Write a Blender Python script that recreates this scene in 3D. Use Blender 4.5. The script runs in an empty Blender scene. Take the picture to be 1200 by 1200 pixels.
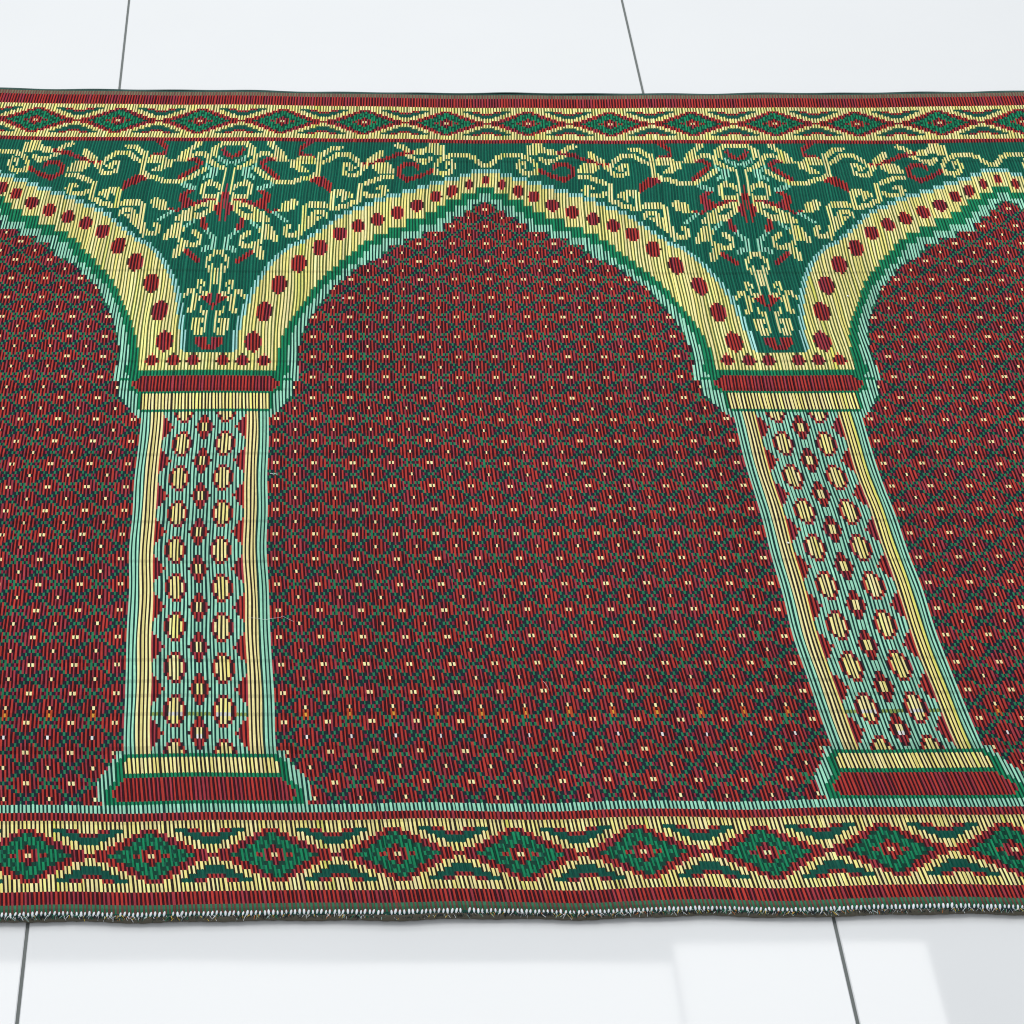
import bpy, math, random
import numpy as np

S = bpy.context.scene
C = S.collection

# ------------------------------------------------------------------ camera
cam_data = bpy.data.cameras.new('camera')
cam = bpy.data.objects.new('camera', cam_data)
C.objects.link(cam)
cam.location = (0.0, 0.0, 1.221)
cam.rotation_euler = (math.radians(45), 0, 0)
cam_data.sensor_width = 36
cam_data.lens = 67.14
cam_data.shift_x = 0.225
cam_data.clip_end = 60
S.camera = cam

# ------------------------------------------------------------------ light
world = bpy.data.worlds.new('World')
S.world = world
world.use_nodes = True
bgn = world.node_tree.nodes['Background']
bgn.inputs['Color'].default_value = (0.93, 0.96, 1.0, 1)
bgn.inputs['Strength'].default_value = 0.61

def area(name, loc, size, energy, target, col=(1, 1, 1)):
    from mathutils import Vector
    d = bpy.data.lights.new(name, 'AREA')
    d.shape = 'RECTANGLE'; d.size, d.size_y = size
    d.energy = energy; d.color = col
    o = bpy.data.objects.new(name, d); C.objects.link(o)
    o.location = loc
    o.rotation_euler = (Vector(target) - Vector(loc)).to_track_quat('-Z', 'Y').to_euler()
    return o

area('ceiling_panel', (-0.51, 1.86, 2.5), (2.77, 0.9), 31, (-0.51, 1.86, 0), (1.0, 0.99, 0.97))
area('ceiling_panel', (1.17, 1.89, 2.5), (0.57, 0.94), 6.6, (1.17, 1.89, 0), (1.0, 0.99, 0.97))
area('back_lamp', (0.4, 4.0, 3.2), (2.6, 1.0), 38, (0.3, 1.3, 0), (0.97, 0.99, 1.0))

S.view_settings.view_transform = 'Standard'
S.view_settings.look = 'None'
S.view_settings.exposure = 0.0
S.view_settings.gamma = 1.0
S.render.engine = 'CYCLES'
S.cycles.filter_width = 1.1

# ------------------------------------------------------------------ helpers
def link_mesh(name, verts, faces, mat, parent=None, smooth=True, cols=None):
    me = bpy.data.meshes.new(name)
    verts = np.asarray(verts, dtype=np.float32); faces = np.asarray(faces, dtype=np.int32)
    k = faces.shape[1]
    me.vertices.add(len(verts)); me.vertices.foreach_set('co', verts.ravel())
    me.loops.add(faces.size); me.loops.foreach_set('vertex_index', faces.ravel())
    me.polygons.add(len(faces))
    me.polygons.foreach_set('loop_start', np.arange(0, faces.size, k, dtype=np.int32))
    me.polygons.foreach_set('loop_total', np.full(len(faces), k, dtype=np.int32))
    me.polygons.foreach_set('use_smooth', np.full(len(faces), smooth, dtype=bool))
    me.update(calc_edges=True)
    if cols is not None:
        a = me.attributes.new('yarn', 'FLOAT_COLOR', 'FACE')
        a.data.foreach_set('color', np.asarray(cols, dtype=np.float32).ravel())
    me.materials.append(mat)
    o = bpy.data.objects.new(name, me); C.objects.link(o)
    if parent is not None: o.parent = parent
    return o

def material(name, color=None, rough=0.5, spec=0.5, attr=None):
    m = bpy.data.materials.new(name); m.use_nodes = True
    nt = m.node_tree; b = nt.nodes['Principled BSDF']
    b.inputs['Roughness'].default_value = rough
    b.inputs['Specular IOR Level'].default_value = spec
    if color: b.inputs['Base Color'].default_value = (*color, 1)
    if attr:
        a = nt.nodes.new('ShaderNodeAttribute'); a.attribute_name = attr
        nt.links.new(a.outputs['Color'], b.inputs['Base Color'])
    return m, nt, b

def noise_bump(nt, b, scale, strength, dist, detail=3):
    tc = nt.nodes.new('ShaderNodeTexCoord'); n = nt.nodes.new('ShaderNodeTexNoise')
    n.inputs['Scale'].default_value = scale; n.inputs['Detail'].default_value = detail
    bp = nt.nodes.new('ShaderNodeBump'); bp.inputs['Strength'].default_value = strength
    bp.inputs['Distance'].default_value = dist
    nt.links.new(tc.outputs['Object'], n.inputs['Vector'])
    nt.links.new(n.outputs['Fac'], bp.inputs['Height']); nt.links.new(bp.outputs['Normal'], b.inputs['Normal'])
    return n

rng = np.random.default_rng(7)
FLOOR_Z = -0.0075

# ------------------------------------------------------------------ floor
m_tile, nt, b = material('glazed_tile', (0.80, 0.815, 0.835), 0.04, 0.5)
noise_bump(nt, b, 2.2, 0.12, 0.004, 2)
n = nt.nodes.new('ShaderNodeTexNoise'); n.inputs['Scale'].default_value = 5; n.inputs['Detail'].default_value = 5
tc = nt.nodes.new('ShaderNodeTexCoord'); nt.links.new(tc.outputs['Object'], n.inputs['Vector'])
mx = nt.nodes.new('ShaderNodeMix'); mx.data_type = 'RGBA'
mx.inputs[6].default_value = (0.72, 0.735, 0.745, 1); mx.inputs[7].default_value = (0.75, 0.765, 0.775, 1)
nt.links.new(n.outputs['Fac'], mx.inputs[0]); nt.links.new(mx.outputs[2], b.inputs['Base Color'])
mr = nt.nodes.new('ShaderNodeMapRange'); mr.inputs[3].default_value = 0.02; mr.inputs[4].default_value = 0.06
nt.links.new(n.outputs['Fac'], mr.inputs[0]); nt.links.new(mr.outputs[0], b.inputs['Roughness'])
m_grout, nt, b = material('grout', (0.16, 0.175, 0.17), 0.8, 0.2)
noise_bump(nt, b, 400, 0.5, 0.001)

TW, GAP, CH = 0.604, 0.0026, 0.0007
tv, tf = [], []
for i in range(-6, 7):
    for j in range(-4, 6):
        x0 = -0.190 + i * TW; y0 = 0.45 + j * 0.6015
        y1 = y0 + 0.6015
        sk = lambda y, q=i: (0.0066 * (y - 0.75) if q >= 1 else 0.0003 * (y - 0.75))
        q = [(x0 + sk(y0, i), y0), (x0 + TW + sk(y0, i + 1), y0), (x0 + TW + sk(y1, i + 1), y1), (x0 + sk(y1, i), y1)]
        g = GAP / 2
        sx = [1, -1, -1, 1]; sy = [1, 1, -1, -1]
        base = len(tv)
        for (px, py), a, c in zip(q, sx, sy): tv.append((px + a * g, py + c * g, FLOOR_Z - 0.003))
        for (px, py), a, c in zip(q, sx, sy): tv.append((px + a * g, py + c * g, FLOOR_Z - CH))
        for (px, py), a, c in zip(q, sx, sy): tv.append((px + a * (g + CH), py + c * (g + CH), FLOOR_Z))
        for k in range(4):
            k2 = (k + 1) % 4
            tf.append((base + k, base + k2, base + 4 + k2, base + 4 + k))
            tf.append((base + 4 + k, base + 4 + k2, base + 8 + k2, base + 8 + k))
        tf.append((base + 8, base + 9, base + 10, base + 11))
fl = link_mesh('floor', tv, tf, m_tile, smooth=False)
fl['kind'] = 'structure'
gr = link_mesh('grout', [(-5, -3, FLOOR_Z - 0.0014), (6, -3, FLOOR_Z - 0.0014), (6, 5, FLOOR_Z - 0.0014), (-5, 5, FLOOR_Z - 0.0014)],
               [(0, 1, 2, 3)], m_grout, smooth=False)
gr['kind'] = 'structure'

# ------------------------------------------------------------------ the mat: how cords and rows lie on the floor
PITCH, X0 = 0.0032724, 0.2086
BG = [.70, .78, .848, .921, .952, 1.044, 1.166, 1.286, 1.408, 1.529, 1.621, 1.682, 1.76, 1.846, 1.91, 1.95]
BB = [.0405, .0300, .0222, .0135, .0106, .0052, .0016, 0, .0007, .0036, .0069, .0105, .0160, .0230, .0283, .032]
# smooth the bow of the mat once
_g = np.linspace(.70, 1.95, 126); _b = np.interp(_g, BG, BB)
_k = np.ones(9) / 9; _bp = np.r_[_b[:4], np.convolve(_b, _k, 'valid'), _b[-4:]]

def lay(u, v):
    """cord number u and row number v -> x, y on the floor; the mat is slightly bowed and wavy"""
    u = np.asarray(u, float); v = np.asarray(v, float)
    wt = np.clip((v - 120) / 140, 0, 1); wb = np.clip((110 - v) / 143, 0, 1)
    dg = wt * np.where(u < 0, -u / 170 * 0.011, 0) + wt * 0.0008 * np.sin(u * 0.06 + 1.0)
    dg += wt ** 2 * np.clip((u - 120) / 60, 0, 1) * 0.005
    dg += wb * (0.000033 * u)
    dg += wb ** 2 * (0.0005 * np.sin(u * 0.085 + 0.6) + 0.0003 * np.sin(u * 0.21 + 2.0)
                     - 0.0017 * np.exp(-((u + 2) / 9) ** 2) - 0.0009 * np.exp(-((u + 62) / 16) ** 2))
    dg += 0.0005 * np.sin(u * 0.13 + v * 0.05)
    G = .921 + .003805 * v + dg
    X = X0 + np.interp(G, _g, _bp) + PITCH * u * (1 - .0155 * np.clip(G - .9, 0, 9))
    X += 0.0007 * np.sin(v * 0.09 + u * 0.02) + 0.0004 * np.sin(v * 0.23 + 2)
    return X, G

def rise(u, v):
    u = np.asarray(u, float); v = np.asarray(v, float)
    z = 0.0006 * np.sin(u * 0.05 + 1) * np.sin(v * 0.045) + 0.0004 * np.sin(u * 0.021 + v * 0.09)
    z = z + 0.0004 * np.sin(u * 0.11 + 0.4 * np.sin(v * .1)) * np.clip((40 - v) / 60, 0, 1)
    # a few soft creases in the dark green ground of the spandrels
    for v0, a in ((216.5, 0.0009), (225.0, 0.0006), (150.0, 0.0003), (84.0, 0.0004)):
        z = z - a * np.exp(-((v - v0 - 1.2 * np.sin(u * 0.05 + v0)) / 0.9) ** 2) * np.clip(0.6 + 0.6 * np.sin(u * 0.045 + v0), 0, 1)
    return z

# ------------------------------------------------------------------ the mat: woven design
MOTIFS = [
    ('pR', [52.2,212.6,54.7,214.9,58.7,214.7,60.1,213.7,56.4,211.4,51.8,208.0]),
    ('sR', [60.4,232.1,62.1,231.0,63.5,229.3,64.2,227.5,63.2,226.0,61.1,225.6,59.3,224.9]),
    ('sR', [72.3,223.2,74.7,223.2,76.3,221.7,76.0,220.2,74.1,217.7,72.2,216.0,70.2,214.3]),
    ('sR', [75.8,201.9,76.8,201.5,79.9,202.9,83.7,203.9]),
    ('pR', [71.1,204.7,73.5,207.6,75.9,208.2,74.3,206.4,74.1,205.1,75.6,203.1,77.2,201.9,76.8,200.7,73.8,199.8,71.4,203.5]),
    ('tR', [69.5,199.0,70.8,198.0,73.2,199.4,74.2,200.2]),
    ('sR', [25.0,227.5,28.2,226.9,31.2,226.0]),
    ('sR', [26.5,227.1,30.6,226.2,33.4,224.5,36.3,223.2,38.3,222.4,41.5,221.7]),
    ('sR', [23.0,219.6,24.5,221.3,27.8,221.5,29.3,219.6,29.6,216.8,28.0,214.3,26.0,213.9,24.3,214.7,21.4,216.4,18.3,218.5]),
    ('sY', [-2.9,224.1,-0.9,221.9,0.3,221.7,1.8,221.9,4.1,225.4,6.2,226.5,8.2,226.7,10.3,226.5,12.6,226.0,15.0,224.9,16.4,222.8,17.4,220.6,17.1,217.7,14.8,217.0,12.8,217.5,11.5,219.4,10.8,221.5]),
    ('sY', [11.7,223.2,13.2,222.4,13.7,220.6]),
    ('pY', [13.9,230.6,16.3,231.9,19.8,231.7,21.0,229.7,24.8,228.2,24.4,226.9,20.9,227.3,19.2,228.2,17.7,227.5,16.8,226.5,14.1,226.8]),
    ('sY', [19.1,224.5,20.5,223.0,23.1,223.2,24.9,224.9,26.7,225.8]),
    ('sY', [26.8,228.4,28.7,230.2,30.8,231.3]),
    ('pY', [34.9,228.2,36.6,228.4,41.0,223.2,40.6,221.9,38.3,222.8,35.3,226.2]),
    ('pY', [30.7,218.5,33.9,222.3,38.0,222.3,39.0,220.6,36.9,218.0,31.1,217.7]),
    ('sY', [41.1,220.6,42.3,218.7]),
    ('sY', [42.4,219.8,44.2,223.9,45.5,225.2,47.3,226.5,51.2,226.5,53.1,224.5,54.7,223.2,56.1,221.9]),
    ('sY', [42.7,218.5,43.5,216.8,46.1,216.6,48.3,217.5,48.6,220.9,47.0,221.3,45.2,220.4,46.3,219.4]),
    ('sY', [50.2,229.9,52.6,229.5,54.2,228.0,56.4,226.0]),
    ('vY', [57.2,226.2,57.0,221.5,56.8,216.4]),
    ('sY', [58.0,216.6,59.6,215.1,63.5,213.4,66.6,212.4,70.6,212.6,74.3,214.7,76.9,217.2,78.6,219.2]),
    ('sY', [72.0,224.9,75.0,226.5,77.3,226.2,78.5,224.5,78.6,222.8]),
    ('pY', [57.9,221.9,59.0,224.7,63.4,224.9,66.4,222.8,66.4,219.8,62.1,217.5,59.8,217.7,62.8,220.1,62.6,222.0,58.7,221.5]),
    ('pY', [67.6,222.8,69.7,227.1,73.7,231.9,76.0,232.0,74.1,229.3,72.4,227.1,72.6,224.9,71.7,222.6]),
    ('sY', [31.8,215.5,35.3,215.1,37.8,213.9,40.6,212.4]),
    ('vY', [41.9,211.8,41.9,207.6,42.0,203.9]),
    ('sY', [42.9,203.9,45.1,202.3,48.4,200.9,51.2,200.7,52.7,201.9,58.4,202.1]),
    ('vY', [33.6,210.5,34.4,206.8]),
    ('sY', [33.2,209.3,34.4,210.5,35.7,210.1]),
    ('sY', [35.9,206.4,38.5,206.4,40.6,207.4]),
    ('sY', [45.1,206.4,46.6,207.6,47.8,208.4,50.6,208.0]),
    ('sY', [46.5,206.8,47.2,204.7]),
    ('sY', [48.6,208.0,49.7,206.8]),
    ('vY', [50.9,208.0,51.1,204.3,50.9,200.7]),
    ('vY', [59.5,201.9,60.0,197.8,60.4,193.8]),
    ('sY', [52.3,196.6,53.3,198.2,56.1,198.6,57.4,197.0]),
    ('pY', [54.3,196.6,58.5,196.2,60.1,195.4,61.7,191.4,61.5,185.9,59.6,189.5,57.0,191.8]),
    ('sY', [61.1,190.2,62.2,187.9,64.1,187.1,66.2,188.7,66.1,190.6,64.5,191.4]),
    ('pY', [61.8,203.1,64.1,204.7,67.5,201.9,68.7,198.6,66.9,198.2,63.4,200.2]),
    ('pY', [71.0,194.8,73.6,197.8,78.3,201.5,81.5,202.7,84.8,203.5,84.7,200.2,82.1,197.4,79.8,195.4,76.3,193.6,71.7,193.3]),
    ('sT', [77.9,198.0,79.4,199.2,80.9,199.8]),
    ('pY', [68.2,185.9,71.4,192.4,73.9,192.8,75.1,189.1,71.8,185.7,68.6,184.9]),
    ('sY', [73.5,186.3,74.4,184.4,76.0,183.6,77.5,182.4,79.4,182.4,80.8,184.0,81.1,185.9,80.3,187.5,78.7,188.3]),
    ('pY', [72.3,179.3,74.7,182.4,76.0,184.0,76.7,181.3,75.8,179.0,73.8,176.5,72.4,176.7]),
    ('sR', [77.0,179.7,78.5,178.2,79.8,176.3,81.3,175.5]),
    ('pR', [79.5,195.0,81.3,195.6,81.8,192.6,83.4,190.2,82.2,189.5,79.8,191.6]),
    ('tY', [79.3,228.4,79.4,226.5]),
    ('sY', [87.4,231.8,83.2,231.5,81.1,229.7,80.8,227.1,81.6,225.2]),
    ('sR', [83.7,228.0,85.0,226.2,87.2,224.4]),
    ('sC', [82.4,224.3,83.7,223.2,85.9,221.9]),
    ('sY', [78.8,225.4,79.7,222.4,81.2,221.1,83.3,219.8,85.5,218.7]),
    ('tY', [85.9,218.9,85.8,211.8,85.8,206.8]),
    ('pC', [80.7,219.4,82.6,218.7,82.7,216.0,81.8,214.1,80.6,214.3]),
    ('tC', [78.2,220.6,79.2,219.6]),
    ('tC', [78.4,214.7,79.8,216.0]),
    ('sY', [84.5,210.1,83.2,211.8,80.7,212.0,78.9,210.5,78.8,208.0,79.7,206.0,81.9,205.6,84.4,205.1]),
    ('tY', [84.7,207.2,84.8,202.7]),
    ('pR', [86.7,210.5,87.1,206.0,86.1,202.7,86.1,193.8,84.9,197.8,83.8,199.8,84.3,201.9,85.6,203.1]),
    ('tR', [87.2,210.9,87.1,205.1,86.3,197.8,86.4,193.8]),
    ('sC', [72.2,211.1,73.9,210.5,76.3,209.1]),
    ('sC', [66.2,194.2,67.8,195.8,69.7,197.8]),
    ('sC', [82.7,189.1,84.2,187.1,85.7,185.9,86.0,182.0]),
    ('sC', [85.8,182.4,83.9,181.1,81.9,180.5]),
    ('tC', [75.5,190.6,77.6,193.4]),
    ('sY', [88.1,180.7,86.0,179.0,84.5,176.3,84.1,174.0,84.9,171.7]),
    ('tY', [86.0,173.3,85.9,168.4,85.9,163.2]),
    ('tY', [87.3,171.7,87.1,166.9]),
    ('tY', [86.2,173.6,86.2,162.5]),
    ('tY', [87.0,171.7,87.2,166.5]),
    ('sY', [81.8,164.3,81.9,166.3,82.9,167.1,84.2,165.0]),
    ('sY', [82.8,163.2,83.4,161.9,85.2,161.6]),
    ('sY', [78.5,160.6,79.0,162.8,80.7,162.8,80.9,159.9]),
    ('vY', [82.1,160.6,82.1,158.1,81.2,155.2]),
    ('tY', [80.0,154.5,81.0,154.5]),
    ('pR', [83.1,160.3,86.8,161.2,87.4,157.0,87.9,154.3,86.7,156.3,84.5,158.6]),
    ('sY', [83.8,155.9,84.9,153.8,86.2,153.4]),
    ('tY', [86.3,154.1,86.1,146.7]),
    ('pY', [81.6,150.6,82.6,151.6,85.5,151.6,84.8,149.2,84.2,147.4,85.0,147.4,85.3,145.2,82.5,145.2]),
    ('pR', [82.7,143.5,86.9,143.5,87.2,140.8,88.1,138.7,86.0,138.8,83.6,141.1]),
]
V0, V1 = -32, 261            # rows (V1 excluded)
H0, H1 = -420, 472           # half cords
H = np.arange(H0, H1); V = np.arange(V0, V1)
PAL = dict(
    Yl=(0.90, 0.80, 0.31), Ym=(0.020, 0.070, 0.030), Yd=(0.018, 0.012, 0.010), Yo=(0.075, 0.105, 0.030),
    Cl=(0.33, 0.70, 0.51), Cd=(0.004, 0.030, 0.030), Cb=(0.36, 0.70, 0.66),
    Rl=(0.405, 0.038, 0.037), Rd=(0.032, 0.004, 0.010), Rk=(0.26, 0.016, 0.045),
    Tl=(0.006, 0.135, 0.082), Td=(0.002, 0.062, 0.046), Nt=(0.005, 0.090, 0.060),
    Gl=(0.007, 0.235, 0.100), Gd=(0.002, 0.045, 0.028),
    Fg=(0.016, 0.19, 0.085), Fk=(0.006, 0.016, 0.022), Fm=(0.026, 0.003, 0.008), Fn=(0.010, 0.012, 0.030),
    St=(0.95, 0.84, 0.42), Wh=(0.80, 0.80, 0.78), Or=(0.50, 0.07, 0.02), Oy=(0.80, 0.45, 0.06), Lg=(0.30, 0.42, 0.10),
    Hm=(0.14, 0.055, 0.045), Hg=(0.030, 0.170, 0.090), Ol=(0.15, 0.14, 0.085), Eg=(0.010, 0.060, 0.045))
NAMES = list(PAL); ID = {k: i for i, k in enumerate(NAMES)}
LIN = np.array([PAL[k] for k in NAMES])
ZONE = {'Y': ('Yl', 'Yd'), 'y': ('Yl', 'Yo'), 'm': ('Yl', 'Ym'), 'C': ('Cl', 'Cd'), 'c': ('Cb', 'Td'), 'R': ('Rd', 'Rl'), 'T': ('Td', 'Tl'),
        'G': ('Gl', 'Gd'), 'N': ('Nt', 'Td')}      # (colour on odd half cords, on even)

hh, vv = np.meshgrid(H, V, indexing='ij')
U = hh / 2.0
um = np.mod(U + 87, 174) - 87
au = np.abs(um); aa = 87 - au
odd = (hh % 2) == 1
Z = np.full(hh.shape, -1, dtype=np.int32)

def fill(mask, z):
    o, e = ZONE[z]
    Z[mask] = np.where(odd[mask], ID[o], ID[e])

def stairs(tab):
    xs = np.array([t[0] for t in tab]); ys = np.array([t[1] for t in tab] + [-999.0])
    return lambda u: ys[np.searchsorted(xs, u, side='right')]

S1 = stairs([(4.7,219.8),(9,217.7),(13.9,215.5),(18.7,213.2),(23.5,211.4),(27.8,209.5),(32.8,207.6),(36.7,205.3),(40.5,203.1),(44.4,201.1),(47.4,199),(50.4,197),(52.3,194.5),(54,192.5),(56,190.5),(58,188.5),(59.5,187),(61.5,185.5),(63.5,184.3),(65,183),(66,181.6),(67,180),(68,179),(69,178),(70,176.5),(71,175),(72,173),(73,171.5),(74,169.5),(75,167.5),(76,164.5),(77,161.5),(78,157),(79,152),(80,146),(80.8,138)])
S3 = stairs([(3.1,210.5),(7.6,207.2),(13,204.3),(16,201.1),(19.9,198.2),(26.3,195),(32.1,191.8),(37,188.4),(40,185.5),(42,183),(44,180.8),(46,178.5),(48,176),(50,173.5),(52,171),(53.5,169),(55,167),(56,164.8),(57,163),(58,160.8),(59,158.8),(60,156.5),(61,154.5),(62,152.5),(63,150),(64,147.5),(65,144.5),(66,139),(66.6,130)])
S4 = stairs([(1.7,207.2),(5.8,204.3),(9.7,201.3),(12.9,198.4),(16,195.2),(21.9,192.2),(28,189.1),(34,186),(38,183),(40,180),(42,177.5),(44,175),(46,172.3),(48,169.5),(50,166.5),(51.7,164),(53,161),(54,158.5),(55,156.5),(56,154.5),(57,152),(58,149),(59,146.5),(60,143.5),(61,140),(62,137),(63,130)])
S5 = stairs([(2,203.3),(4,202.1),(7,199),(11,196.2),(14,193),(21,189.8),(27,186.3),(32,183),(34,180),(36,177.5),(39,176),(42,174),(44,172),(46,169.5),(48,167.5),(50,165.5),(51,163.5),(52,161.5),(53,159.8),(54,157.5),(55,156),(56,153.8),(57,151.5),(58,148.5),(59,145.5),(59.6,140),(60,130)])
s1 = S1(au); s2 = np.minimum(s1 - 2, S1(au + 1.6)); s3 = S3(au); s5 = S5(au); s4 = np.where(au > 42, S5(au - 3), S4(au))

inner = (vv >= -5) & (vv <= 232)
# red trellis field (phase restarts from the middle of every arch)
f = np.full((22, 8), ID['Fm'])            # [half cord, row]
F = {}
def put(hs, rs, n):
    for a_ in hs:
        for r_ in rs: f[a_ % 22, r_ % 8] = ID[n]
for a_ in range(22):
    for r_ in range(8):
        d = min(abs((a_ - c + 11) % 22 - 11) / 11 + abs((r_ - q + 4) % 8 - 4) / 4 for c, q in ((0, 0), (11, 4)))
        if d > 0.70: f[a_, r_] = ID['Fk'] if (a_ + r_) % 3 else ID['Fn']
put((0,), (-3, -2, -1, 1, 2, 3), 'Rl'); put((-2, 2), (-2, -1, 0, 1, 2), 'Rl'); put((-4,), (-2, -1, 0, 1), 'Rl')
put((4,), (-1, 0, 1, 2), 'Rl'); put((-6, 6), (-1, 0, 1), 'Rl'); put((8, 14), (0,), 'Rk')
put((10, 12), (1, 2, 3, 5, 6, 7), 'Rl'); put((8, 14), (2, 3, 4, 5, 6), 'Rl'); put((6, 16), (3, 4, 5), 'Rl')
put((2, 4, -4), (4,), 'Rk')
put((-1, 1), (4,), 'Fg'); put((-3, 3), (3, 5), 'Fg'); put((5, -5), (2, 6), 'Fg'); put((7, 9, 13, 15), (1, 7), 'Fg')
put((11,), (0,), 'Fg'); put((9,), (0,), 'Fg')
put((-1, 1), (0,), 'St'); put((11,), (4,), 'St')
hm = np.mod(hh + 174, 348) - 174
fz = f[np.mod(hm, 22), np.mod(vv, 8)]
Z[inner] = fz[inner]
# one band of picks woven with other yarns
single = (np.mod(hm, 22) == 11)
Z[inner & single & (vv == 12)] = ID['Wh']
Z[inner & single & (vv == 18)] = ID['Oy']
fl2 = np.isin(np.mod(hm, 22), (10, 12))
Z[inner & fl2 & (vv <= 19) & (vv >= 17)] = ID['Or']

# spandrels and arch bands
up = (vv >= 131) & (vv <= 232)
fill(up & (vv > s5), 'C'); fill(up & (vv > s4), 'G'); fill(up & (vv > s3), 'y')
fill(up & (vv > s2) & (vv >= 138) & (s1 > 0), 'c')
fill(up & (vv > s1) & (vv >= 138), 'T')
fill((vv >= 138) & (aa < 7.6) & (vv <= 150), 'T')
fill((vv >= 138) & (vv <= 146) & (aa >= 6.6) & (aa < 7.7), 'c')
fill((vv >= 131) & (vv < 138) & (aa < 20.6), 'y')

DOTS = [(0,214.1,1.4,2.2),(5.5,212,1.4,2.2),(11.1,208.9,1.9,3),(16.3,206,1.9,3),(22.4,201.8,2.3,3),(28.9,198.6,2.3,3),(35.6,195.4,2.2,3),(41.9,192.4,2.2,3),(48,188.6,2.3,3.3),(54.1,182,2.4,3.7),(60.8,174.8,2.5,3.9),(66.8,165.8,2.5,4),(70.8,154.3,2.6,4.1),(73.4,142.0,2.6,4.1),(70.0,134.4,1.6,2.3),(76.5,134.4,1.6,2.3),(82.5,134.4,1.6,2.3)]
for du, dv, ru, rv in DOTS:
    if dv < 135:
        fill(np.abs(au - du) / 2.3 + np.abs(vv - dv) / 3.1 <= 1, 'R'); continue
    fill(((au - du) / ru) ** 2 + ((vv - dv) / rv) ** 2 <= 1, 'R')

def seg_d(pu, pv, q, wu, wv):
    d = np.full(pu.shape, 9e9)
    P_ = [(q[i] / wu, q[i + 1] / wv) for i in range(0, len(q), 2)]
    x, y = pu / wu, pv / wv
    for (ax, ay), (bx, by) in zip(P_[:-1], P_[1:]):
        dx, dy = bx - ax, by - ay; L = dx * dx + dy * dy + 1e-9
        t = np.clip(((x - ax) * dx + (y - ay) * dy) / L, 0, 1)
        d = np.minimum(d, (x - ax - t * dx) ** 2 + (y - ay - t * dy) ** 2)
    return d
def in_poly(pu, pv, q):
    P_ = [(q[i], q[i + 1]) for i in range(0, len(q), 2)]
    ins = np.zeros(pu.shape, bool)
    for (ax, ay), (bx, by) in zip(P_, P_[1:] + P_[:1]):
        if ay == by: continue
        c = ((ay > pv) != (by > pv)) & (pu < (bx - ax) * (pv - ay) / (by - ay) + ax)
        ins ^= c
    return ins
spand = (vv >= 138) & (vv <= 232) & (au >= -1)
sub = np.where((V >= 136) & (V <= 232))[0]; r0_, r1_ = sub[0], sub[-1] + 1
pu = au[:, r0_:r1_]; pv = vv[:, r0_:r1_].astype(float); ospan = odd[:, r0_:r1_]
# evaluate on the bright cord of each pair so that a cord is never cut in half
key = {'Y': 'm', 'R': 'R', 'C': 'C', 'T': 'T'}
Zs = Z[:, r0_:r1_]
for kc, q in MOTIFS:
    q = [(t - 0.6 if (i % 2 == 0 and t > 72 and q[i + 1] < 191) else t) for i, t in enumerate(q)]
    k, c = kc
    if k == 'p': m = in_poly(pu, pv, q) | (seg_d(pu, pv, q + q[:2], 0.2, 0.3) <= 1)
    else:
        wu, wv = {'s': (0.82, 1.12) if min(q[1::2]) > 172 else (0.6, 0.95), 't': (0.52, 0.8), 'v': (1.0, 1.0)}[k]
        m = seg_d(pu, pv, q, wu, wv) <= 1
    # the cord that carries the colour decides; the sunken one between two of them follows
    prim = ospan if c != 'R' else ~ospan
    m = m & prim
    side = np.zeros_like(m); side[1:-1] = m[:-2] & m[2:]
    m = m | (side & ~prim)
    o, e = ZONE[key[c]]
    Zs[m] = np.where(ospan[m], ID[o], ID[e])

# capital, shaft and base of the pillars
def tab(rows, default):
    out = np.full(V.shape, float(default))
    for (a_, b_), val in rows.items():
        out[(V >= a_) & (V <= b_)] = val
    return out[None, :] * np.ones((len(H), 1))
amax = tab({(127,132):27.6,(121,126):26.1,(120,120):25.1,(119,119):24.3,(118,118):23.8,(117,117):23.1,(116,116):22.4,(115,115):21.6,(114,114):20.8,(113,113):20,(9,112):18.6,
            (7,8):21,(5,6):22,(4,4):22.9,(3,3):23.8,(1,2):24.9,(-4,0):25.9,(-5,-5):24.9}, 0)
cyan = tab({(131,132):24.7,(129,130):24.2,(128,128):22.6,(123,127):23.3,(122,122):21.5,(116,121):20.1,(115,115):19.4,(113,114):18.6,(7,8):18.6,(6,6):20.1,(1,5):21.1,(0,0):22,(-1,-1):22.9,(-5,-2):23.8}, 0)
low = (vv >= -5) & (vv <= 132)
fill(low & (aa < amax) & (aa >= cyan) & (vv != 115 + 0 * vv), 'C')
fill(low & (aa < amax) & (aa >= cyan) & (vv == 115), 'C')
fill(low & (aa < np.minimum(cyan, amax)) & (vv >= 113), 'G'); fill(low & (aa < np.minimum(cyan, amax)) & (vv <= 8), 'G')
fill((vv >= 131) & (vv <= 132) & (aa < 20.6), 'y')
fill((vv == 130) & (aa > 24) & (aa < 25.5), 'G'); fill((vv == 127) & (aa > 21.5) & (aa < 26), 'G')
redc = tab({(123,123):20.4,(124,124):21.5,(125,126):22.3,(127,127):21,(128,128):19.8,(1,1):19.2,(0,0):20.3,(-1,-1):21.3,(-3,-2):22.2,(-4,-4):21.2}, 0)
fill(low & (aa < redc), 'R')
fill((vv >= 116) & (vv <= 121) & (aa < 19.1), 'Y'); fill((vv >= 3) & (vv <= 6) & (aa < 19.1 - (vv == 6) * 1.0), 'Y')
for r_ in (115, 7):
    m = (vv == r_) & (aa < 19.4); Z[m] = np.where(((hh[m] // 1) % 2) == 1, ID['Gl'], ID['Cd'])
sh = (vv >= 8) & (vv <= 114)
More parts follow.
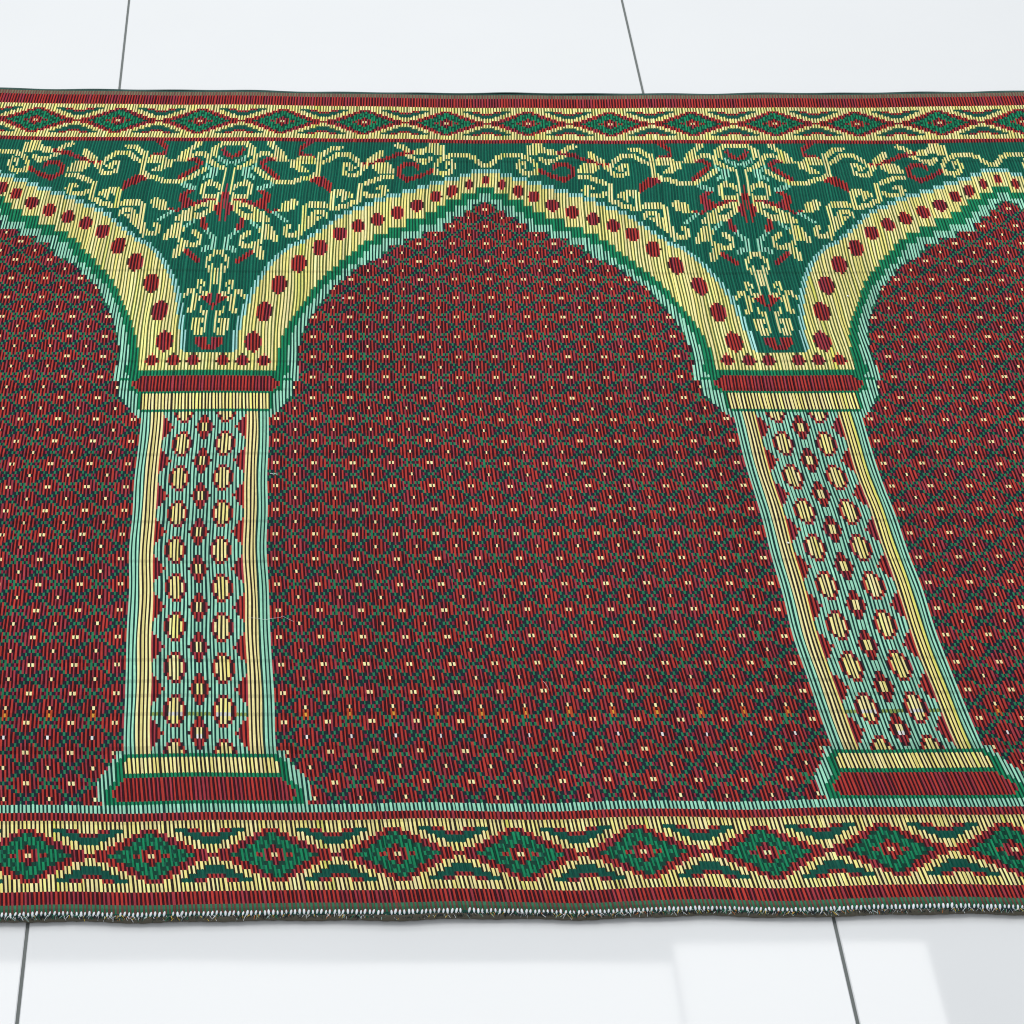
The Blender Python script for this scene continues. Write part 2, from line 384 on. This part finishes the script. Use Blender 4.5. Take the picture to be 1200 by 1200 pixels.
ax_ = np.sign(um) * 0 + np.where(um > 0, um - 87, um + 87)       # signed distance from the shaft's axis
fill(sh & (aa < 18.7), 'C')
fill(sh & (aa < 15.7), 'Y')
fill(sh & (aa < 12.4), 'C')
b_ = np.mod(vv - 8 + 1, 12)
core = sh & (aa < 12.4)
dv = np.minimum(b_, 12 - b_).astype(float); dv2 = 6 - dv
e = np.sqrt(((np.abs(ax_) - 6.2) / 2.95) ** 2 + (dv / 4.4) ** 2)
fill(core & (e < 1.0), 'R'); fill(core & (((np.abs(ax_) - 6.2) / 2.1) ** 2 + (dv / 3.3) ** 2 < 1.0), 'Y')
m = core & (e < 1.0) & (dv >= 3) & (np.abs(np.abs(ax_) - 6.2) > 1.6); fill(m & (((hh // 2) % 2) == 0), 'R')
d1 = np.abs(ax_) / 3.0 + dv2 / 4.9
fill(core & (d1 < 1.0), 'R'); fill(core & (np.abs(ax_) < 1.2) & (dv2 < 1.6), 'Y')
d2 = (12.6 - np.abs(ax_)) / 3.6 + dv2 / 5.6
fill(core & (d2 < 1.0), 'R')
# other yarn picked up in single rows of the shaft
m = core & (vv == 18) & odd & (Z == ID['Cl']); Z[m] = ID['Lg']
m = core & (vv == 18) & odd & (Z == ID['Yl']); Z[m] = ID['Wh']
m = core & (vv == 12) & (np.abs(ax_) < 1.2) & odd; Z[m] = ID['Wh']

# borders
def bands(rs, z):
    for r_ in rs: fill(vv == r_, z)
bands((-6, -7), 'C'); bands((-8, -9), 'R'); bands((233, 234), 'R'); bands(range(252, 257), 'R'); bands((-27, -28, -29), 'R')
for r_, in ((-30,), (-31,)): Z[vv == r_] = np.where(odd[vv == r_], ID['Hg'], ID['Hm'])
for r_ in (257, 258): Z[vv == r_] = np.where(odd[vv == r_], ID['Ol'], ID['Hm'])
Z[(vv == -32)] = ID['Eg']; Z[(vv == 259) | (vv == 260)] = ID['Eg']
def border(rc):
    m = (vv >= rc - 8) & (vv <= rc + 8)
    k = np.abs(np.mod(U - 0.5 + 14.5, 29) - 14.5)          # cords from the joint between two lozenges
    k = np.where(odd, k, k); r = np.abs(vv - rc)
    zc = ZONE['Y'] if rc < 0 else ZONE['y']
    def w(mask, z):
        o, e_ = zc if z == 'Y' else ZONE[z]
        mm = m & mask; Z[mm] = np.where(odd[mm], ID[o], ID[e_])
    w(m, 'Y')
    kk = np.round(k + 0.001 - 0.5 * 0)                      # whole cord number
    d = 14.5 - k
    # lozenge
    kr = np.clip(np.round(k + 0.01), 0, 15).astype(int)
    half = np.array([-1, -1, 1, 1, 1, 2, 2, 3, 3, 4, 4, 5, 5, 6, 6, 6])[kr]
    gh = np.array([-1, -1, -1, -1, -1, 0, 0, 1, 1, 2, 2, 3, 4, 4, 5, 5])[kr]
    w(r <= half, 'R'); w(r <= gh, 'G')
    br = m & (r <= gh) & odd & ((hh // 2 * 2 + np.abs(vv - rc) * 3 + (np.abs(vv - rc) // 2)) % 9 < 2); Z[br] = ID['Gd']
    br = m & (r <= gh) & ~odd & ((hh // 2 + 2 * np.abs(vv - rc)) % 5 == 1); Z[br] = ID['Nt']
    w((r == 0) & (k < 1.8), 'R')
    # notch above and below the joint
    w((kr <= 2) & (r >= 3) & (r <= 4), 'N'); w((kr <= 2) & (r == 5), 'R')
    w((kr >= 3) & (kr <= 4) & (r >= 4) & (r <= 5), 'N'); w((kr >= 3) & (kr <= 5) & (r == 6), 'R')
    w((kr >= 5) & (kr <= 6) & (r == 5), 'N'); w((kr >= 6) & (kr <= 8) & (r == 6), 'N')
    # flower in the lozenge
    w((r <= 2) & (d <= 0.9), 'R'); w((r <= 1) & (d <= 2.2), 'R'); w((r == 0) & (d > 2.6) & (d < 4.2), 'R')
    mm = m & (r == 0) & (d <= 0.9) & odd; Z[mm] = ID['St']
    mm = m & (r == 0) & (d < 0.9) & ~odd; Z[mm] = ID['Yd']
border(-18); border(243)
Z[Z < 0] = ID['Fm']

# ------------------------------------------------------------------ the mat: cords as real ribs
nh, nv = Z.shape
# widths: the light-coloured cords (odd) are fatter than the ones sunk between them
frac = np.where(np.arange(H0, H1) % 2 == 1, 0.53, 0.47)
left = np.r_[0, np.cumsum(frac)] + H0 / 2.0 - 0.25
left -= (left[np.where(H == 1)[0][0]] + left[np.where(H == 1)[0][0] + 1]) / 2 - 0.5
uc = np.empty(2 * nh + 1); uc[0::2] = left; uc[1::2] = (left[:-1] + left[1:]) / 2
vc = np.empty(2 * nv + 1); vc[0::2] = np.arange(V0, V1 + 1) - 0.5; vc[1::2] = V
UU, VV = np.meshgrid(uc, vc, indexing='ij')
bright = np.isin(Z, [ID[n] for n in ('Yl', 'Cl', 'Cb', 'Rl', 'Gl', 'Fg', 'St', 'Wh', 'Oy', 'Or', 'Hg', 'Tl', 'Rk', 'Nt', 'Lg')])
HZ = np.zeros(UU.shape)
top = np.where(bright, 0.00065, -0.00080)
HZ[:, :] = -0.00090
HZ[1::2, 1::2] = top
ch = np.zeros((nh, nv + 1), bool); ch[:, 1:-1] = Z[:, 1:] != Z[:, :-1]; ch[:, 0] = ch[:, -1] = True
bt = np.zeros((nh, nv + 1)); bt[:, 1:-1] = np.minimum(top[:, 1:], top[:, :-1]); bt[:, 0] = top[:, 0]; bt[:, -1] = top[:, -1]
HZ[1::2, 0::2] = np.where(ch, bt - 0.00045, bt - 0.00003)
drop = (rng.random((nh, nv)) < 0.004) * 0.0004; HZ[1::2, 1::2] -= drop     # slack floats
HZ += rng.normal(0, 0.00003, HZ.shape)
jit = np.repeat(rng.normal(0, 0.05, 2 * nh + 1)[:, None], 2 * nv + 1, 1)
wob = 0.05 * np.sin(VV * 0.31 + 3 * np.sin(UU * 0.7)) + jit
XX, YY = lay(UU + wob, VV)
ZZ = rise(UU, VV) + HZ
# the far edge rolls down to the floor, the near edge dips a little
ZZ -= np.clip((VV - 258) / 2.5, 0, 1) ** 2 * 0.004
ZZ -= np.clip((-30.5 - VV) / 2, 0, 1) ** 2 * 0.001
verts = np.stack([XX, YY, ZZ], -1).reshape(-1, 3)
NV = 2 * nv + 1
ii, jj = np.meshgrid(np.arange(2 * nh), np.arange(2 * nv), indexing='ij')
a0 = ii * NV + jj
faces = np.stack([a0, a0 + NV, a0 + NV + 1, a0 + 1], -1).reshape(-1, 4)
# colour of the yarn, a little different from cord to cord and from float to float
col = LIN[Z]
run = np.cumsum(ch[:, :-1], axis=1)
rv_ = (np.sin((run * 12.9898 + H[:, None] * 78.233)) * 43758.5453) % 1.0
cv = rng.normal(1, 0.05, (nh, 1)) * (0.90 + 0.20 * rv_) * rng.normal(1, 0.035, (nh, nv))
# worn and faded patches, and single picks that came out darker
uu_, vv_ = U, vv
wear = 1 + 0.035 * np.sin(uu_ * 0.045 + 1.3 * np.sin(vv_ * 0.021)) + 0.03 * np.sin(vv_ * 0.07 + uu_ * 0.03 + 2) + 0.02 * np.sin(uu_ * 0.31 + vv_ * 0.11)
pick = np.ones(nv); pick[rng.integers(0, nv, 16)] = 0.80
col = col * (cv * wear * pick[None, :])[..., None]
isr = (Z == ID['Rl']); tint = ((np.sin(run * 39.3 + H[:, None] * 11.7) * 9731.7) % 1.0)
col[..., 2] = np.where(isr, col[..., 2] * (0.8 + 0.6 * (tint > 0.7)), col[..., 2])
col[..., 0] = np.where(isr, col[..., 0] * (1.06 - 0.2 * (tint > 0.7)), col[..., 0])
isy = (Z == ID['Yl']); col[..., 2] = np.where(isy, col[..., 2] * (0.8 + 0.5 * tint), col[..., 2])
# now and then a whole olive-yellow cord
for hq in (-121, -119, 13, -31, 35, -247, 205):
    s_ = (H == hq)[:, None] & isy; col[s_] *= np.array([0.82, 0.90, 0.55])
col = np.clip(col, 0.001, 0.95)
cc = np.ones((nh, nv, 4)); cc[..., :3] = col
fc = np.repeat(np.repeat(cc, 2, 0), 2, 1).reshape(-1, 4)

m_yarn, nt, b = material('woven_plastic_yarn', rough=0.36, spec=0.05, attr='yarn')
noise_bump(nt, b, 900, 0.25, 0.0004, 2)

mat_root = bpy.data.objects.new('woven_mat', None); C.objects.link(mat_root)
mat_root.location = (0, 0, 0)
mat_root['label'] = 'red and green woven mat with yellow pointed arches, spread over the white floor tiles'
mat_root['category'] = 'prayer mat'
link_mesh('woven_surface', verts, faces, m_yarn, mat_root, True, fc)

# underside and the folded hem that shows along the near edge
us = np.arange(H0 / 2.0 + .5, H1 / 2.0 - .5, 1.0)
prof = [(-32.35, -0.0006), (-32.6, -0.0014), (-32.85, -0.0030), (-32.75, -0.0055), (-32.0, -0.0064)]
m_hem, nt, b = material('hem_tape', (0.105, 0.095, 0.07), 0.75, 0.2)
noise_bump(nt, b, 700, 0.8, 0.0006)
vs_ = []
for (v_, z_) in prof:
    x_, y_ = lay(us, v_ + 0.12 * np.sin(us * 0.31) + 0.06 * np.sin(us * 1.7)); lift = 0.0003 * np.sin(us * .12)
    vs_.append(np.stack([x_, y_, z_ + lift + (rise(us, -32.0) if z_ > -0.002 else 0)], -1))
n_ = len(us); vs_ = np.concatenate(vs_)
fs_ = [(p * n_ + i, p * n_ + i + 1, (p + 1) * n_ + i + 1, (p + 1) * n_ + i) for p in range(len(prof) - 1) for i in range(n_ - 1)]
link_mesh('hem', vs_, fs_, m_hem, mat_root)
rows_ = np.array([-32.0, 60, 150, 258.5]); vs_ = []
m_back, nt, b = material('backing_cloth', (0.10, 0.10, 0.085), 0.85, 0.1)
vs_ = np.concatenate([np.stack([*lay(us, np.full(n_, r_)), np.full(n_, -0.0065)], -1) for r_ in np.linspace(-32.0, 259, 40)])
fs_ = [(p * n_ + i, (p + 1) * n_ + i, (p + 1) * n_ + i + 1, p * n_ + i + 1) for p in range(39) for i in range(n_ - 1)]
link_mesh('backing', vs_, fs_, m_back, mat_root)
# far hem: dark green yarn turned down to the floor
prof = [(259.9, -0.0030), (260.6, -0.0035), (260.9, -0.0050), (260.5, -0.0064)]
vs_ = np.concatenate([np.stack([*lay(us, v_ + 0.15 * np.sin(us * .21)), np.full(n_, z_)], -1) for v_, z_ in prof])
fs_ = [(p * n_ + i, p * n_ + i + 1, (p + 1) * n_ + i + 1, (p + 1) * n_ + i) for p in range(3) for i in range(n_ - 1)]
m_fh, nt, b = material('dark_green_hem_tape', (0.012, 0.045, 0.040), 0.6, 0.3)
link_mesh('hem', vs_, fs_, m_fh, mat_root)

# white overlock stitches, one on every cord, along the near edge
def blob(cx, cy, cz, rx, ry, rz, sub):
    return sub * np.array([rx, ry, rz]) + np.array([cx, cy, cz])
sph = []; sf = []
NS, NR = 8, 5
for i in range(NR + 1):
    t = math.pi * i / NR
    for j in range(NS):
        p = 2 * math.pi * j / NS
        sph.append((math.sin(t) * math.cos(p), math.cos(t), math.sin(t) * math.sin(p)))
for i in range(NR):
    for j in range(NS):
        sf.append((i * NS + j, i * NS + (j + 1) % NS, (i + 1) * NS + (j + 1) % NS, (i + 1) * NS + j))
sph = np.array(sph); sf = np.array(sf)
random.seed(4)
bv, bf, bc = [], [], []
for q in range(H0 + 3, H1 - 3):
    if q % 2 == 0 or random.random() < 0.03: continue
    u_ = q / 2.0 + random.uniform(-.08, .08); v_ = -31.85 + random.uniform(-.12, .12)
    x_, y_ = lay(u_, v_); z_ = float(rise(u_, v_)) + 0.0002
    s_ = random.uniform(0.85, 1.15); ang = random.uniform(-.35, .1)
    pts = sph * np.array([0.00090 * s_, 0.0019 * s_, 0.0009 * s_])
    ca, sa = math.cos(ang), math.sin(ang)
    pts = np.stack([pts[:, 0] * ca - pts[:, 1] * sa, pts[:, 0] * sa + pts[:, 1] * ca, pts[:, 2] + 0.25 * pts[:, 1]], -1)
    bf.append(sf + len(bv) * len(sph)); bv.append(pts + np.array([x_, y_, z_]))
    g_ = random.uniform(.8, 1.0); bc += [(0.82 * g_, 0.86 * g_, 0.90 * g_, 1)] * len(sf)
m_thread, nt, b = material('stitch_thread', rough=0.6, spec=0.3, attr='yarn')
link_mesh('overlock_stitching', np.concatenate(bv), np.concatenate(bf), m_thread, mat_root, True, bc)

# cut yarn ends fraying out below the stitches
def fibre(p0, p1, p2, r, n=4):
    out = []
    for k in range(n + 1):
        t = k / n; out.append(tuple((1 - t) ** 2 * a + 2 * t * (1 - t) * b2 + t * t * c for a, b2, c in zip(p0, p1, p2)))
    vs, fs = [], []
    for k, p in enumerate(out):
        rr = r * (1 - 0.5 * k / n)
        for j in range(3):
            an = 2 * math.pi * j / 3
            vs.append((p[0] + rr * math.cos(an), p[1] + rr * math.sin(an) * .7, p[2] + rr * math.sin(an) * .7))
    for k in range(n):
        for j in range(3):
            fs.append((k * 3 + j, k * 3 + (j + 1) % 3, (k + 1) * 3 + (j + 1) % 3, (k + 1) * 3 + j))
    return vs, fs
fv, ff, fcx = [], [], []
ends = [(.02, .02, .02), (.01, .05, .04), (.02, .03, .05), (.75, .78, .8), (.8, .55, .08), (.65, .2, .05), (.02, .2, .1), (.4, .6, .55), (.01, .01, .012)]
wts = [8, 5, 3, 5, 1.6, 1.2, 3, 2, 6]
for q in range(int((H1 - H0) * 5.5)):
    u_ = H0 / 2.0 + 1 + random.random() * ((H1 - H0) / 2.0 - 2)
    x_, y_ = lay(u_, -32.3 + random.uniform(-.1, .3)); z_ = -0.0003 + random.uniform(-.0006, .0004)
    L = random.uniform(.0012, .0040); a_ = random.uniform(-1.2, 1.2)
    p0 = (float(x_), float(y_), z_); p1 = (p0[0] + L * .5 * math.sin(a_), p0[1] - L * .5, z_ + random.uniform(0, .0008))
    p2 = (p0[0] + L * math.sin(a_) + random.uniform(-.0006, .0006), p0[1] - L * random.uniform(.4, .9), z_ - random.uniform(.0002, .0024))
    vs, fs = fibre(p0, p1, p2, random.uniform(.00018, .00042))
    ff += [tuple(i + len(fv) for i in t) for t in fs]; fv += vs
    k_ = random.choices(ends, wts)[0]; fcx += [(*k_, 1)] * len(fs)
fr = link_mesh('frayed_yarn_ends', fv, ff, m_thread, mat_root, True, fcx)
fr['kind'] = 'stuff'

# ------------------------------------------------------------------ lint and stray threads lying on the mat
m_lint, nt, b = material('white_lint', (0.82, 0.84, 0.86), 0.8, 0.2)
def thread(name, pts, label, r=0.00022, lift=0.0009):
    P_ = []
    for i in range(len(pts) - 1):
        for t in np.linspace(0, 1, 9)[:-1]:
            P_.append((pts[i][0] * (1 - t) + pts[i + 1][0] * t, pts[i][1] * (1 - t) + pts[i + 1][1] * t + 0.25 * math.sin(3.1 * t + i)))
    vs, fs = [], []
    x0, y0 = lay(P_[0][0], P_[0][1])
    for k, (u_, v_) in enumerate(P_):
        x_, y_ = lay(u_, v_); z_ = float(rise(u_, v_)) + lift
        for j in range(5):
            an = 2 * math.pi * j / 5
            vs.append((float(x_ - x0), float(y_ - y0) + r * math.cos(an), z_ + r * math.sin(an)))
    for k in range(len(P_) - 1):
        for j in range(5): fs.append((k * 5 + j, k * 5 + (j + 1) % 5, (k + 1) * 5 + (j + 1) % 5, (k + 1) * 5 + j))
    o = link_mesh(name, vs, fs, m_lint); o.location = (float(x0), float(y0), 0)
    o['label'] = label; o['category'] = 'stray thread'
    return o
thread('stray_thread', [(-74, 45.4), (-69, 44.6), (-65, 45.6), (-61.5, 44.2)],
       'thin pale loose thread lying across the right edge stripes of the left pillar', 0.00011, 0.0008)
thread('stray_thread', [(0.2, 26.2), (1.0, 24.6), (1.3, 23.6)],
       'short white thread end lying on the lower red field between the pillars', 0.0002)
thread('stray_thread', [(-67.5, 91.6), (-66.5, 91.2), (-65.3, 91.5)],
       'tiny white thread end beside the upper right edge of the left pillar', 0.0003)
def speck(u_, v_, r, label):
    x_, y_ = lay(u_, v_)
    pts = sph * np.array([r, r * .8, r * .6]); pts = pts * (1 + 0.25 * np.sin(pts[:, :1] * 9000 + pts[:, 1:2] * 7000))
    o = link_mesh('lint_speck', pts, sf, m_lint); o.location = (float(x_), float(y_), float(rise(u_, v_)) + 0.0009)
    o['label'] = label; o['category'] = 'lint'
speck(-46.4, 159.2, 0.0011, 'white lint speck at the left rim of the middle arch field, under its green edging')
speck(73.6, 68.1, 0.0013, 'white lint speck on the left yellow stripes of the right pillar shaft')
speck(112.5, 160.5, 0.0011, 'white lint speck just inside the right arch, near its left green edging')
